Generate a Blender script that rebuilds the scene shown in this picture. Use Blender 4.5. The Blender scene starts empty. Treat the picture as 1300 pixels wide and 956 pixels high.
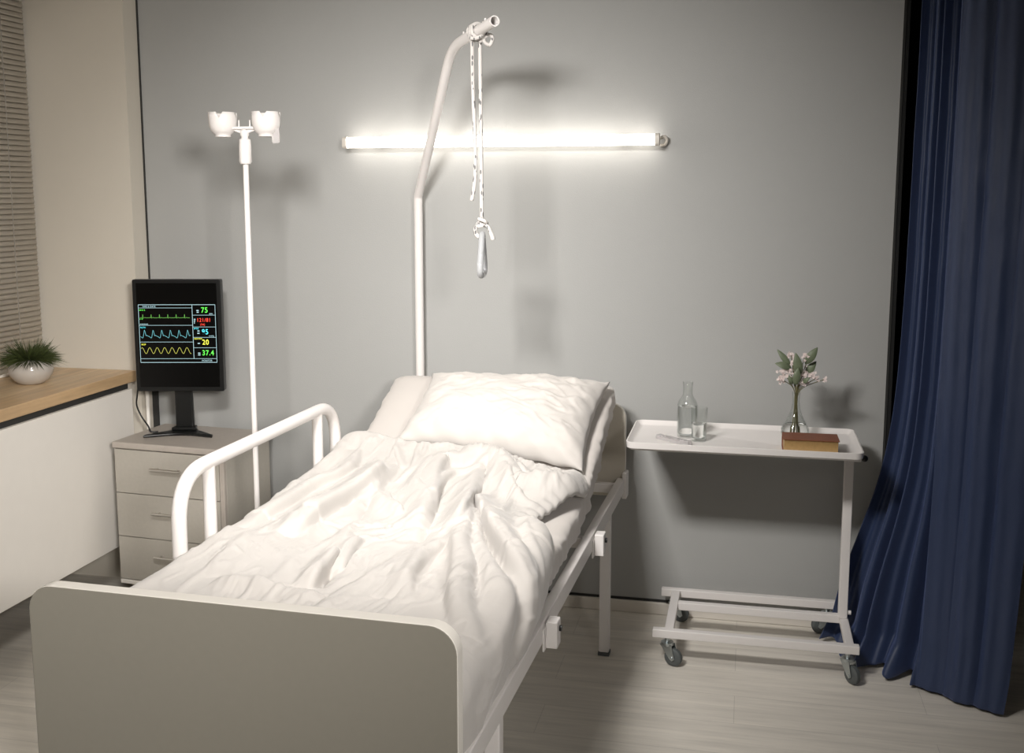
import bpy, bmesh, math, random
import numpy as np
from mathutils import Vector, Matrix, noise
random.seed(7)
S = bpy.context.scene
COL = S.collection

# ------------------------------------------------------------------ camera
cam_d = bpy.data.cameras.new('camera'); cam = bpy.data.objects.new('camera', cam_d); COL.objects.link(cam)
cam.location = (0, 0, 1.65)
cam.rotation_euler = (math.pi/2 - math.atan(190/1360), 0, math.radians(12.4))
cam_d.sensor_width = 36; cam_d.lens = 36*1360/1300
cam_d.shift_y = -45/1300
cam_d.clip_start = .05
S.camera = cam

# ------------------------------------------------------------------ world, lights, exposure
w = bpy.data.worlds.new('world'); S.world = w; w.use_nodes = True
w.node_tree.nodes['Background'].inputs[0].default_value = (.75, .82, 1, 1)
w.node_tree.nodes['Background'].inputs[1].default_value = .035
def area(name, loc, target, sx, sy, power, color, spread=180):
    L = bpy.data.lights.new(name, 'AREA'); L.shape = 'RECTANGLE'; L.size = sx; L.size_y = sy
    L.energy = power; L.color = color; L.spread = math.radians(spread)
    o = bpy.data.objects.new(name, L); COL.objects.link(o); o.location = loc
    o.rotation_euler = (Vector(target)-Vector(loc)).to_track_quat('-Z', 'Y').to_euler()
    return o
area('ceiling_lamp_light', (-1.0, 1.60, 2.40), (-.85, 4.0, .95), .46, .30, 17.2, (1, .965, .93), 85)
area('bed_fill_light', (-.85, 2.30, 2.66), (-.85, 2.45, 0), .5, .5, 3.9, (1, .965, .93), 96)  # added fill from above, brightens the bed where the main lamp falls short
area('side_fill_light', (1.25, -.9, 2.3), (-2.7, 3.2, .9), .6, .6, 12.5, (1, .95, .90), 50)  # added fill, no lamp known here; brightens the window side
area('room_fill_light', (.3, -1.2, 2.62), (-.3, .9, 0), 1.4, 1.0, 5.5, (1, .94, .87), 180)  # added soft fill behind the camera, not a fixture of the room
S.view_settings.view_transform = 'Standard'; S.view_settings.look = 'None'
S.view_settings.gamma = 1; S.view_settings.use_curve_mapping = False
S.view_settings.exposure = 0.6

# ------------------------------------------------------------------ materials
def mat(name, color, rough=.5, metal=0, noise_amt=0, noise_scale=20, bump=0, bump_scale=200, trans=0, ior=1.45,
        sheen=0, spec=.5, coat=0, emit=None, estr=0, sss=0):
    m = bpy.data.materials.new(name); m.use_nodes = True; nt = m.node_tree; b = nt.nodes['Principled BSDF']
    b.inputs['Base Color'].default_value = (*color, 1); b.inputs['Roughness'].default_value = rough
    b.inputs['Metallic'].default_value = metal; b.inputs['Transmission Weight'].default_value = trans
    b.inputs['IOR'].default_value = ior; b.inputs['Sheen Weight'].default_value = sheen
    b.inputs['Specular IOR Level'].default_value = spec; b.inputs['Coat Weight'].default_value = coat
    if emit: b.inputs['Emission Color'].default_value = (*emit, 1); b.inputs['Emission Strength'].default_value = estr
    tc = nt.nodes.new('ShaderNodeTexCoord')
    if noise_amt:
        n = nt.nodes.new('ShaderNodeTexNoise'); n.inputs['Scale'].default_value = noise_scale; n.inputs['Detail'].default_value = 5
        nt.links.new(tc.outputs['Object'], n.inputs['Vector'])
        mx = nt.nodes.new('ShaderNodeMix'); mx.data_type = 'RGBA'
        mx.inputs[6].default_value = (*[c*(1-noise_amt) for c in color], 1)
        mx.inputs[7].default_value = (*[min(1, c*(1+noise_amt)) for c in color], 1)
        nt.links.new(n.outputs['Fac'], mx.inputs[0]); nt.links.new(mx.outputs[2], b.inputs['Base Color'])
    if bump:
        n = nt.nodes.new('ShaderNodeTexNoise'); n.inputs['Scale'].default_value = bump_scale; n.inputs['Detail'].default_value = 3
        nt.links.new(tc.outputs['Object'], n.inputs['Vector'])
        bp_ = nt.nodes.new('ShaderNodeBump'); bp_.inputs['Strength'].default_value = bump; bp_.inputs['Distance'].default_value = .002
        nt.links.new(n.outputs['Fac'], bp_.inputs['Height']); nt.links.new(bp_.outputs['Normal'], b.inputs['Normal'])
    return m

M = {}
M['wall_grey'] = mat('grey_paint', (.385, .388, .378), .62, noise_amt=.03, noise_scale=3, bump=.25, bump_scale=350, spec=.35)
M['wall_cream'] = mat('cream_plaster', (.60, .56, .485), .8, noise_amt=.03, noise_scale=4, bump=.15)
M['ceiling'] = mat('ceiling_paint', (.6, .58, .54), .9, noise_amt=.02)
M['unlit_wall'] = mat('unlit_black', (.012, .012, .012), .9, noise_amt=.05)  # near-black colour stands in for the darkness of the unlit space beyond the curtain
M['seam'] = mat('dark_seam_and_shade', (.03, .03, .028), .8, noise_amt=.05)  # joint lines, and strips that stand in for shade
M['baseboard'] = mat('pale_laminate_trim', (.68, .64, .58), .45, noise_amt=.05)
M['white_metal'] = mat('white_powder_coat', (.76, .73, .71), .38, noise_amt=.015, bump=.05)
M['board'] = mat('grey_beige_board', (.235, .222, .187), .5, noise_amt=.03, noise_scale=60)
M['head_board'] = mat('cream_board', (.62, .58, .50), .5, noise_amt=.03)
M['board_edge'] = mat('white_edge_band', (.80, .77, .71), .4, noise_amt=.02)
M['duvet'] = mat('white_cotton', (.535, .51, .482), .85, noise_amt=.012, noise_scale=8, bump=.12, bump_scale=500, sheen=.25, spec=.25)
M['sheet'] = mat('white_sheet', (.57, .535, .503), .8, noise_amt=.02, noise_scale=8, bump=.12, bump_scale=400, sheen=.2, spec=.3)
M['pillow'] = mat('pillow_cotton', (.58, .55, .518), .85, noise_amt=.015, noise_scale=10, bump=.12, bump_scale=450, sheen=.25, spec=.25)
M['panel'] = mat('white_panel', (.76, .73, .68), .55, noise_amt=.02)
M['black'] = mat('black_plastic', (.006, .0065, .0065), .35, noise_amt=.05)
M['screen'] = mat('dark_screen', (.002, .002, .002), .22, noise_amt=.05, spec=.3)
M['chrome'] = mat('brushed_steel', (.62, .6, .57), .28, metal=1, noise_amt=.04)
M['zinc'] = mat('zinc_steel', (.50, .54, .55), .35, metal=1, noise_amt=.05)
M['rubber'] = mat('grey_rubber', (.09, .10, .10), .6, noise_amt=.08)
M['cabinet'] = mat('ash_grey_laminate', (.40, .375, .33), .5, noise_amt=.07, noise_scale=70)
M['cabinet_top'] = mat('ash_laminate_top', (.40, .36, .32), .45, noise_amt=.08, noise_scale=50)
def thin_glass():
    m = bpy.data.materials.new('clear_glass'); m.use_nodes = True; nt = m.node_tree; nt.nodes.clear()
    out = nt.nodes.new('ShaderNodeOutputMaterial'); mx = nt.nodes.new('ShaderNodeMixShader'); tr = nt.nodes.new('ShaderNodeBsdfTransparent')
    gl_ = nt.nodes.new('ShaderNodeBsdfGlossy'); gl_.inputs['Roughness'].default_value = .02
    ramp = nt.nodes.new('ShaderNodeLayerWeight'); ramp.inputs['Blend'].default_value = .12
    mc = nt.nodes.new('ShaderNodeMix'); mc.data_type = 'RGBA'; mc.inputs[6].default_value = (.988, .994, .99, 1); mc.inputs[7].default_value = (.80, .84, .82, 1)
    nt.links.new(ramp.outputs['Facing'], mc.inputs[0]); nt.links.new(mc.outputs[2], tr.inputs['Color'])
    pw = nt.nodes.new('ShaderNodeMath'); pw.operation = 'POWER'; pw.inputs[1].default_value = 3; lw = nt.nodes.new('ShaderNodeLayerWeight'); lw.inputs['Blend'].default_value = .5; nt.links.new(lw.outputs['Facing'], pw.inputs[0]); ma = nt.nodes.new('ShaderNodeMath'); ma.operation = 'MULTIPLY_ADD'; ma.inputs[1].default_value = .5; ma.inputs[2].default_value = .035; nt.links.new(pw.outputs[0], ma.inputs[0]); nt.links.new(ma.outputs[0], mx.inputs[0]); nt.links.new(tr.outputs[0], mx.inputs[1]); nt.links.new(gl_.outputs[0], mx.inputs[2]); nt.links.new(mx.outputs[0], out.inputs['Surface'])
    return m
M['glass'] = thin_glass()
M['water'] = mat('clear_water', (.99, .995, 1), .01, trans=1, ior=1.33)
M['clear_plastic'] = mat('frosted_plastic', (.93, .90, .90), .25, trans=.7, ior=1.3)
M['grip'] = mat('clear_grey_plastic', (.50, .51, .52), .12, trans=.35, ior=1.4, noise_amt=.03)
M['pot'] = mat('glazed_ceramic', (.44, .41, .375), .15, coat=.6, noise_amt=.05, noise_scale=14)
M['leaf'] = mat('grass_green', (.050, .066, .018), .55, noise_amt=.5, noise_scale=40)
M['leaf2'] = mat('leaf_green', (.135, .165, .10), .5, noise_amt=.3, noise_scale=30)
M['stem'] = mat('stem_green', (.13, .12, .05), .6, noise_amt=.2)
M['petal'] = mat('pale_pink_petal', (.80, .69, .66), .7, noise_amt=.12, noise_scale=60)
M['book'] = mat('brown_leather', (.20, .065, .030), .5, noise_amt=.2, noise_scale=25, bump=.2)
M['pages'] = mat('gilt_page_edges', (.42, .27, .11), .5, noise_amt=.2, noise_scale=80)
M['blind'] = mat('beige_slat', (.78, .735, .67), .55, noise_amt=.02)
M['cord'] = mat('blind_cord', (.30, .28, .25), .8, noise_amt=.05)
M['night'] = mat('night_glass', (.01, .012, .02), .1, noise_amt=.05)
M['tube'] = mat('tube_diffuser', (.9, .9, .88), .4, emit=(1, .93, .85), estr=4.2)
M['tube_end'] = mat('white_end_cap', (.62, .58, .52), .4, noise_amt=.02)
M['lamp_glow'] = mat('ceiling_lamp_opal', (.9, .9, .88), .4, emit=(1, .95, .88), estr=3)

def wood(name, c1, c2, scale=(1, 12, 12), board_w=.12, axis='Y', plank=(0, 0), rough=.4, seam=.35):
    m = bpy.data.materials.new(name); m.use_nodes = True; nt = m.node_tree; b = nt.nodes['Principled BSDF']
    tc = nt.nodes.new('ShaderNodeTexCoord'); mp = nt.nodes.new('ShaderNodeMapping')
    if axis == 'Y': mp.inputs['Rotation'].default_value = (0, 0, math.pi/2)
    nt.links.new(tc.outputs['Object'], mp.inputs['Vector'])
    br = nt.nodes.new('ShaderNodeTexBrick'); nt.links.new(mp.outputs[0], br.inputs['Vector'])
    br.inputs['Scale'].default_value = 1; br.inputs['Brick Width'].default_value = plank[0]; br.inputs['Row Height'].default_value = plank[1]
    br.inputs['Mortar Size'].default_value = .0012; br.inputs['Mortar Smooth'].default_value = .2
    br.inputs['Color1'].default_value = (*c1, 1); br.inputs['Color2'].default_value = (*c2, 1)
    br.inputs['Mortar'].default_value = (*[c*seam for c in c1], 1)
    mp2 = nt.nodes.new('ShaderNodeMapping'); mp2.inputs['Scale'].default_value = scale
    nt.links.new(mp.outputs[0], mp2.inputs['Vector'])
    n = nt.nodes.new('ShaderNodeTexNoise'); n.inputs['Scale'].default_value = 3; n.inputs['Detail'].default_value = 8; n.inputs['Roughness'].default_value = .65
    nt.links.new(mp2.outputs[0], n.inputs['Vector'])
    rp = nt.nodes.new('ShaderNodeMapRange'); rp.inputs[1].default_value = .3; rp.inputs[2].default_value = .7; rp.inputs[3].default_value = .80; rp.inputs[4].default_value = 1.1
    nt.links.new(n.outputs['Fac'], rp.inputs[0])
    mx = nt.nodes.new('ShaderNodeMix'); mx.data_type = 'RGBA'; mx.blend_type = 'MULTIPLY'; mx.inputs[0].default_value = 1
    nt.links.new(br.outputs['Color'], mx.inputs[6]); nt.links.new(rp.outputs[0], mx.inputs[7])
    nt.links.new(mx.outputs[2], b.inputs['Base Color']); b.inputs['Roughness'].default_value = rough
    return m
M['floor'] = wood('pale_laminate_floor', (.72, .68, .61), (.69, .65, .58), scale=(.7, 9, 9), axis='X', plank=(1.2, .19), rough=.5, seam=.78)
M['oak'] = wood('light_oak_worktop', (.66, .45, .25), (.74, .55, .34), scale=(1.2, 14, 14), axis='Y', plank=(.55, .045), rough=.35, seam=.8)

def curtain_mat():
    m = bpy.data.materials.new('navy_satin'); m.use_nodes = True; nt = m.node_tree; b = nt.nodes['Principled BSDF']
    b.inputs['Roughness'].default_value = .5; b.inputs['Sheen Weight'].default_value = .35; b.inputs['Sheen Tint'].default_value = (.35, .45, .9, 1)
    b.inputs['Anisotropic'].default_value = .3
    tc = nt.nodes.new('ShaderNodeTexCoord'); n = nt.nodes.new('ShaderNodeTexNoise'); n.inputs['Scale'].default_value = 400
    nt.links.new(tc.outputs['Object'], n.inputs['Vector'])
    mx = nt.nodes.new('ShaderNodeMix'); mx.data_type = 'RGBA'
    mx.inputs[6].default_value = (.020, .034, .082, 1); mx.inputs[7].default_value = (.029, .047, .108, 1)
    nt.links.new(n.outputs['Fac'], mx.inputs[0]); nt.links.new(mx.outputs[2], b.inputs['Base Color'])
    n2 = nt.nodes.new('ShaderNodeTexNoise'); n2.inputs['Scale'].default_value = 14; nt.links.new(tc.outputs['Object'], n2.inputs['Vector'])
    bp_ = nt.nodes.new('ShaderNodeBump'); bp_.inputs['Strength'].default_value = .15; bp_.inputs['Distance'].default_value = .01
    nt.links.new(n2.outputs['Fac'], bp_.inputs['Height']); nt.links.new(bp_.outputs['Normal'], b.inputs['Normal'])
    return m
M['curtain'] = curtain_mat()

def rope_mat():
    m = bpy.data.materials.new('flecked_rope'); m.use_nodes = True; nt = m.node_tree; b = nt.nodes['Principled BSDF']
    b.inputs['Roughness'].default_value = .8
    tc = nt.nodes.new('ShaderNodeTexCoord'); v = nt.nodes.new('ShaderNodeTexVoronoi'); mp = nt.nodes.new('ShaderNodeMapping')
    mp.inputs['Scale'].default_value = (150, 150, 52); nt.links.new(tc.outputs['Object'], mp.inputs['Vector']); nt.links.new(mp.outputs[0], v.inputs['Vector'])
    v.inputs['Scale'].default_value = 1
    lt = nt.nodes.new('ShaderNodeMath'); lt.operation = 'LESS_THAN'; lt.inputs[1].default_value = .42; nt.links.new(v.outputs['Distance'], lt.inputs[0])
    sp = nt.nodes.new('ShaderNodeSeparateColor'); nt.links.new(v.outputs['Color'], sp.inputs[0])
    l2 = nt.nodes.new('ShaderNodeMath'); l2.operation = 'LESS_THAN'; l2.inputs[1].default_value = .42; nt.links.new(sp.outputs[0], l2.inputs[0])
    ml = nt.nodes.new('ShaderNodeMath'); ml.operation = 'MULTIPLY'; nt.links.new(lt.outputs[0], ml.inputs[0]); nt.links.new(l2.outputs[0], ml.inputs[1])
    mx = nt.nodes.new('ShaderNodeMix'); mx.data_type = 'RGBA'; mx.inputs[6].default_value = (.60, .575, .55, 1); mx.inputs[7].default_value = (.14, .14, .14, 1)
    nt.links.new(ml.outputs[0], mx.inputs[0]); nt.links.new(mx.outputs[2], b.inputs['Base Color'])
    return m
M['rope'] = rope_mat()
def emis(name, c, s): return mat(name, (.01, .01, .01), .5, emit=c, estr=s)
M['e_white'] = emis('display_pale_blue', (.42, .62, .66), .8)
M['e_green'] = emis('display_green', (.12, .85, .08), 1.0)
M['e_cyan'] = emis('display_cyan', (.10, .75, .85), 1.0)
M['e_cyan2'] = emis('display_dim_cyan', (.16, .50, .55), .8)
M['e_yellow'] = emis('display_yellow', (.85, .85, .08), 1.0)
M['e_green2'] = emis('display_dim_green', (.16, .50, .08), .6)
M['e_yellow2'] = emis('display_dim_yellow', (.55, .55, .10), .8)
M['e_red'] = emis('display_red', (.95, .06, .03), 1.0)

# ------------------------------------------------------------------ helpers
def link_mesh(name, bm, m, parent=None, smooth=False, bevel=0, seg=2, subsurf=0, angle=None):
    me = bpy.data.meshes.new(name)
    bmesh.ops.recalc_face_normals(bm, faces=bm.faces)
    bm.to_mesh(me); bm.free(); me.materials.append(m)
    o = bpy.data.objects.new(name, me); COL.objects.link(o)
    if parent: o.parent = parent
    if smooth:
        for p in me.polygons: p.use_smooth = True
        if angle: me.set_sharp_from_angle(angle=math.radians(angle))
    if bevel:
        b = o.modifiers.new('bevel', 'BEVEL'); b.width = bevel; b.segments = seg; b.limit_method = 'ANGLE'; b.angle_limit = math.radians(40)
        for p in me.polygons: p.use_smooth = True
        wn = o.modifiers.new('wn', 'WEIGHTED_NORMAL')
    if subsurf:
        s = o.modifiers.new('sub', 'SUBSURF'); s.levels = s.render_levels = subsurf
    return o
def thing(name, label, cat, loc=(0, 0, 0), rz=0, group=None):
    o = bpy.data.objects.new(name, None); COL.objects.link(o); o.location = loc; o.rotation_euler = (0, 0, rz)
    o.empty_display_size = .1; o['label'] = label; o['category'] = cat
    if group: o['group'] = group
    return o
def tag(o, label, cat, group=None):
    o['label'] = label; o['category'] = cat
    if group: o['group'] = group
    return o
def struct(o): o['kind'] = 'structure'; return o
def box(bm, x0, x1, y0, y1, z0, z1, mtx=None):
    r = bmesh.ops.create_cube(bm, size=1, matrix=Matrix.Translation(((x0+x1)/2, (y0+y1)/2, (z0+z1)/2)) @ Matrix.Diagonal((x1-x0, y1-y0, z1-z0, 1)))
    if mtx: bmesh.ops.transform(bm, matrix=mtx, verts=r['verts'])
    return r['verts']
def B(*boxes):
    bm = bmesh.new()
    for b in boxes: box(bm, *b)
    return bm
def cyl(bm, p0, p1, r0, r1=None, n=24, caps=True):
    p0, p1 = Vector(p0), Vector(p1); d = p1-p0
    m = Matrix.Translation((p0+p1)/2) @ d.to_track_quat('Z', 'Y').to_matrix().to_4x4()
    return bmesh.ops.create_cone(bm, cap_ends=caps, segments=n, radius1=r0, radius2=r0 if r1 is None else r1, depth=d.length, matrix=m)['verts']
def smooth_path(pts, n=8, closed=False):
    pts = [Vector(p) for p in pts]; out = []; L = len(pts)
    rng = range(L if closed else L-1)
    for i in rng:
        g = (lambda k: pts[k % L]) if closed else (lambda k: pts[max(0, min(L-1, k))])
        a, b, c, d = g(i-1), g(i), g(i+1), g(i+2)
        for j in range(n):
            t = j/n
            out.append(.5*((2*b)+(-a+c)*t+(2*a-5*b+4*c-d)*t*t+(-a+3*b-3*c+d)*t**3))
    if not closed: out.append(pts[-1])
    return out
def fillet(pts, r, n=8):
    pts = [Vector(p) for p in pts]; out = [pts[0]]
    for i in range(1, len(pts)-1):
        p = pts[i]; a = (pts[i-1]-p); b = (pts[i+1]-p); rr = min(r, a.length*.49, b.length*.49)
        A = p+a.normalized()*rr; Bq = p+b.normalized()*rr
        for j in range(n+1):
            t = j/n; out.append((1-t)**2*A+2*t*(1-t)*p+t*t*Bq)
    out.append(pts[-1]); return out
def sweep(bm, pts, rad, n=14, closed=False, caps=True, hollow=0, flat=None):
    pts = [Vector(p) for p in pts]; L = len(pts); rings = []
    up = None
    for i, p in enumerate(pts):
        if closed: t = (pts[(i+1) % L]-pts[i-1]).normalized()
        else: t = (pts[min(L-1, i+1)]-pts[max(0, i-1)]).normalized()
        if up is None:
            ref = Vector((0, 0, 1)) if abs(t.z) < .9 else Vector((1, 0, 0)); x = t.cross(ref).normalized()
        else:
            x = (up - t*up.dot(t)).normalized()
        up = x; y = t.cross(x).normalized()
        r = rad[i] if isinstance(rad, (list, tuple)) else rad
        f = flat or 1
        rings.append([bm.verts.new(p+(x*math.cos(2*math.pi*k/n)+y*math.sin(2*math.pi*k/n)*f)*r) for k in range(n)])
    for i in range(L if closed else L-1):
        a, b = rings[i], rings[(i+1) % L]
        for k in range(n): bm.faces.new((a[k], a[(k+1) % n], b[(k+1) % n], b[k]))
    if not closed and caps: bm.faces.new(rings[0][::-1]); bm.faces.new(rings[-1])
    return rings
def lathe(bm, prof, n=32, c=(0, 0, 0), close=False):
    rings = []
    for r, z in prof:
        if r < 1e-6: rings.append([bm.verts.new((c[0], c[1], c[2]+z))])
        else: rings.append([bm.verts.new((c[0]+r*math.cos(2*math.pi*k/n), c[1]+r*math.sin(2*math.pi*k/n), c[2]+z)) for k in range(n)])
    for i in range(len(rings)-1):
        a, b = rings[i], rings[i+1]
        for k in range(n):
            q = [a[k % len(a)], a[(k+1) % n % len(a)], b[(k+1) % n % len(b)], b[k % len(b)]]
            q2 = []
            for v in q:
                if v not in q2: q2.append(v)
            if len(q2) > 2:
                try: bm.faces.new(q2)
                except ValueError: pass
    return rings
def prism(bm, outline, z0, z1, mtx=None):
    lo = [bm.verts.new((x, y, z0)) for x, y in outline]; hi = [bm.verts.new((x, y, z1)) for x, y in outline]; n = len(outline)
    bm.faces.new(lo[::-1]); bm.faces.new(hi)
    for i in range(n): bm.faces.new((lo[i], lo[(i+1) % n], hi[(i+1) % n], hi[i]))
    if mtx: bmesh.ops.transform(bm, matrix=mtx, verts=lo+hi)
def rrect(x0, x1, y0, y1, r, n=8, corners=(1, 1, 1, 1)):
    out = []
    for (cx_, cy_, a0, on) in ((x1-r, y1-r, 0, corners[0]), (x0+r, y1-r, 90, corners[1]), (x0+r, y0+r, 180, corners[2]), (x1-r, y0+r, 270, corners[3])):
        if on:
            for k in range(n+1):
                t = math.radians(a0+90*k/n); out.append((cx_+r*math.cos(t), cy_+r*math.sin(t)))
        else:
            out.append((x1 if a0 in (0, 270) else x0, y1 if a0 in (0, 90) else y0))
    return out
def text_mesh(body, size, m, name, parent, loc, align='LEFT', mtx=None, bold=0):
    cu = bpy.data.curves.new('t', 'FONT'); cu.body = body; cu.size = size; cu.align_x = align; cu.extrude = .0003; cu.offset = bold; cu.space_character = 1.12
    to = bpy.data.objects.new('t', cu); COL.objects.link(to)
    bpy.context.view_layer.update()
    me = bpy.data.meshes.new_from_object(to.evaluated_get(bpy.context.evaluated_depsgraph_get()))
    bpy.data.objects.remove(to); bpy.data.curves.remove(cu)
    me.materials.clear(); me.materials.append(m); me.name = name
    o = bpy.data.objects.new(name, me); COL.objects.link(o); o.parent = parent
    o.matrix_local = Matrix.Translation(loc) @ Matrix.Rotation(math.pi/2, 4, 'X') @ Matrix.Diagonal((.86, 1, 1, 1))
    return o

# ------------------------------------------------------------------ room
WY = 4.07          # back wall plane
LX = -2.46         # left wall plane
CZ = 2.7
struct(link_mesh('floor', B((-3.2, 3.2, -2.6, 6.2, -.06, 0)), M['floor']))
struct(link_mesh('ceiling', B((-3.2, 3.2, -2.6, 6.2, CZ, CZ+.06)), M['ceiling']))
struct(link_mesh('wall_back', B((LX, .515, WY, WY+.12, 0, CZ)), M['wall_grey']))
bm = B((LX-.62, LX, 3.97, WY+.12, 0, CZ), (LX-.62, LX, -2.6, .2, 0, CZ), (-3.08, -2.97, .2, 3.97, 0, .86), (-3.08, -2.97, .2, 3.97, 2.55, CZ))
struct(link_mesh('wall_left', bm, M['wall_cream']))
struct(link_mesh('wall_front', B((-3.2, 3.2, -2.72, -2.6, 0, CZ)), M['wall_cream']))
struct(link_mesh('wall_right', B((1.75, 1.87, -2.6, 6.2, 0, CZ), (.515, .53, WY, 6.2, 0, CZ), (.515, 1.87, 6.1, 6.2, 0, CZ)), M['unlit_wall']))
struct(link_mesh('baseboard_back', B((LX, .515, WY-.016, WY, 0, .048)), M['baseboard'], bevel=.004))
struct(link_mesh('corner_seam_and_shade', B((LX+.0, LX+.007, WY-.004, WY, .048, CZ), (LX+.002, LX+.024, WY-.020, WY-.006, .048, .86)), M['seam']))  # corner joint line, plus a wider low strip standing in for shade
struct(link_mesh('trim_2', B((.508, .516, WY-.004, WY, .05, CZ)), M['seam']))
struct(link_mesh('trim_3', B((LX+.012, .508, WY-.003, WY, .048, .058)), M['seam']))
# window behind the blind
win = bpy.data.objects.new('window_1', None); COL.objects.link(win); win['kind'] = 'structure'
link_mesh('window_pane', B((-3.03, -3.02, .25, 3.92, .95, 2.5)), M['night'], win)
bm = B((-3.06, -2.99, .2, 3.97, .86, .95), (-3.06, -2.99, .2, 3.97, 2.5, 2.55))
for y in (.2, 1.4, 2.65, 3.92): box(bm, -3.06, -2.99, y, y+.05, .95, 2.5)
link_mesh('window_frame', bm, M['panel'], win, bevel=.005)

# windowsill worktop and panel beneath
tag(link_mesh('windowsill', B((-2.97, -2.475, .2, 3.965, .867, .912)), M['oak'], bevel=.004),
    'light oak wooden worktop running along the window under the blind', 'windowsill')
pn = thing('sill_panel', 'plain white panel hung below the wooden windowsill', 'panel', (-2.5, 2, .2))
def relink(o, root):
    o.parent = root; o.matrix_parent_inverse = Matrix.Translation(root.location).inverted(); return o
relink(link_mesh('panel_board', B((-2.505, -2.485, .2, 3.945, .205, .838)), M['panel'], bevel=.003), pn)
relink(link_mesh('recess_shade_strip', B((-2.53, -2.505, .2, 3.945, .205, .866)), M['seam']), pn)  # dark strip painted in as the shade of the gap under the sill
# thin pipe in the corner
tag(link_mesh('heating_pipe', (lambda b: (sweep(b, fillet([(-2.448, 3.995, 0), (-2.448, 3.995, .60), (-2.448, 3.995, .86)], .02), .008), b)[1])(bmesh.new()), M['panel'], smooth=True),
    'thin white vertical pipe in the corner behind the drawer cabinet', 'pipe')

# blind
bl = thing('venetian_blind', 'closed beige venetian blind hanging in the window above the potted plant', 'blind', (-2.91, 2.2, .92))
bm = bmesh.new(); z = .935
while z < 2.46:
    y0, y1 = .25, 3.955
    vs = [(-.0040, -.0108), (-.0034, -.003), (-.0010, .004), (.0034, .0116)]
    prev = None
    for (dx, dz) in vs:
        cur = (bm.verts.new((-2.905-dx, y0, z+dz)), bm.verts.new((-2.905-dx, y1, z+dz)))
        if prev: bm.faces.new((prev[0], prev[1], cur[1], cur[0]))
        prev = cur
    z += .0212
o = relink(link_mesh('slats', bm, M['blind'], smooth=True), bl)
sm = o.modifiers.new('s', 'SOLIDIFY'); sm.thickness = .0008
for y in (3.80, 3.05, 2.3, 1.5, .7):
    bm = bmesh.new(); cyl(bm, (-2.889, y, .93), (-2.889, y, 2.47), .0013, n=8); relink(link_mesh('cord', bm, M['cord']), bl)
relink(link_mesh('head_rail', B((-2.93, -2.885, .25, 3.955, 2.47, 2.51)), M['blind'], bevel=.003), bl)
relink(link_mesh('bottom_rail', B((-2.918, -2.892, .25, 3.955, .913, .924)), M['blind'], bevel=.002), bl)

# ceiling lamp that gives the main light
cl = thing('ceiling_lamp', 'square white ceiling lamp hanging above the foot of the bed', 'lamp', (-1.0, 1.60, 2.44))
bm = B((-.2, .2, -.2, .2, 0, .03)); bmesh.ops.transform(bm, matrix=Matrix.Rotation(math.radians(20), 4, 'X'), verts=bm.verts)
link_mesh('housing', bm, M['white_metal'], cl, bevel=.005)
bm = bmesh.new(); cyl(bm, (0, 0, .03), (0, 0, .2), .01); link_mesh('rod', bm, M['white_metal'], cl, smooth=True, angle=40)

tag(link_mesh('added_fill_housing', B((-1.1, -.6, 2.05, 2.55, 2.672, 2.70)), M['white_metal'], bevel=.004), 'flat square panel added on the ceiling over the bed to house the fill light', 'lamp')  # unseen panel, added as a housing for the bed fill light

# ------------------------------------------------------------------ wall tube lamp
tl = thing('tube_lamp', 'long glowing white tube lamp fixed on the grey wall above the bed', 'lamp', (-.94, WY, 1.838))
bm = bmesh.new(); prism(bm, rrect(-.020, .020, -.019, .019, .012, 5), -.600, .595, Matrix.Translation((0, -.064, 0)) @ Matrix.Rotation(math.pi/2, 4, 'Y'))
link_mesh('diffuser', bm, M['tube'], tl, smooth=True, angle=40)
for s in (-1, 1):
    bm = bmesh.new(); prism(bm, rrect(-.022, .022, -.021, .021, .012, 5), -.008, .008, Matrix.Translation((s*.604, -.064, 0)) @ Matrix.Rotation(math.pi/2, 4, 'Y'))
    link_mesh('end_cap', bm, M['tube_end'], tl, smooth=True, angle=40)
for s in (-1, 1): link_mesh('wall_bracket', B((s*.48-.02, s*.48+.02, -.046, 0, -.010, .010)), M['tube_end'], tl, bevel=.003)
bm = bmesh.new(); sweep(bm, smooth_path([(.612, -.03, .006), (.628, -.03, .012), (.636, -.022, 0), (.628, -.012, -.016), (.612, -.01, -.02)], 6), .006, 10)
link_mesh('cable', bm, M['tube_end'], tl, smooth=True)

# ------------------------------------------------------------------ bed frame (local axes: x right, y towards the head)
BED_RZ = -math.atan2(.032, .9995)
bed = thing('hospital_bed', 'white metal hospital bed frame with grey footboard standing head to the grey wall', 'bed', (-.50, 1.80, 0), BED_RZ)
BM = Matrix.Translation((-.50, 1.80, 0)) @ Matrix.Rotation(BED_RZ, 4, 'Z')
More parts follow.
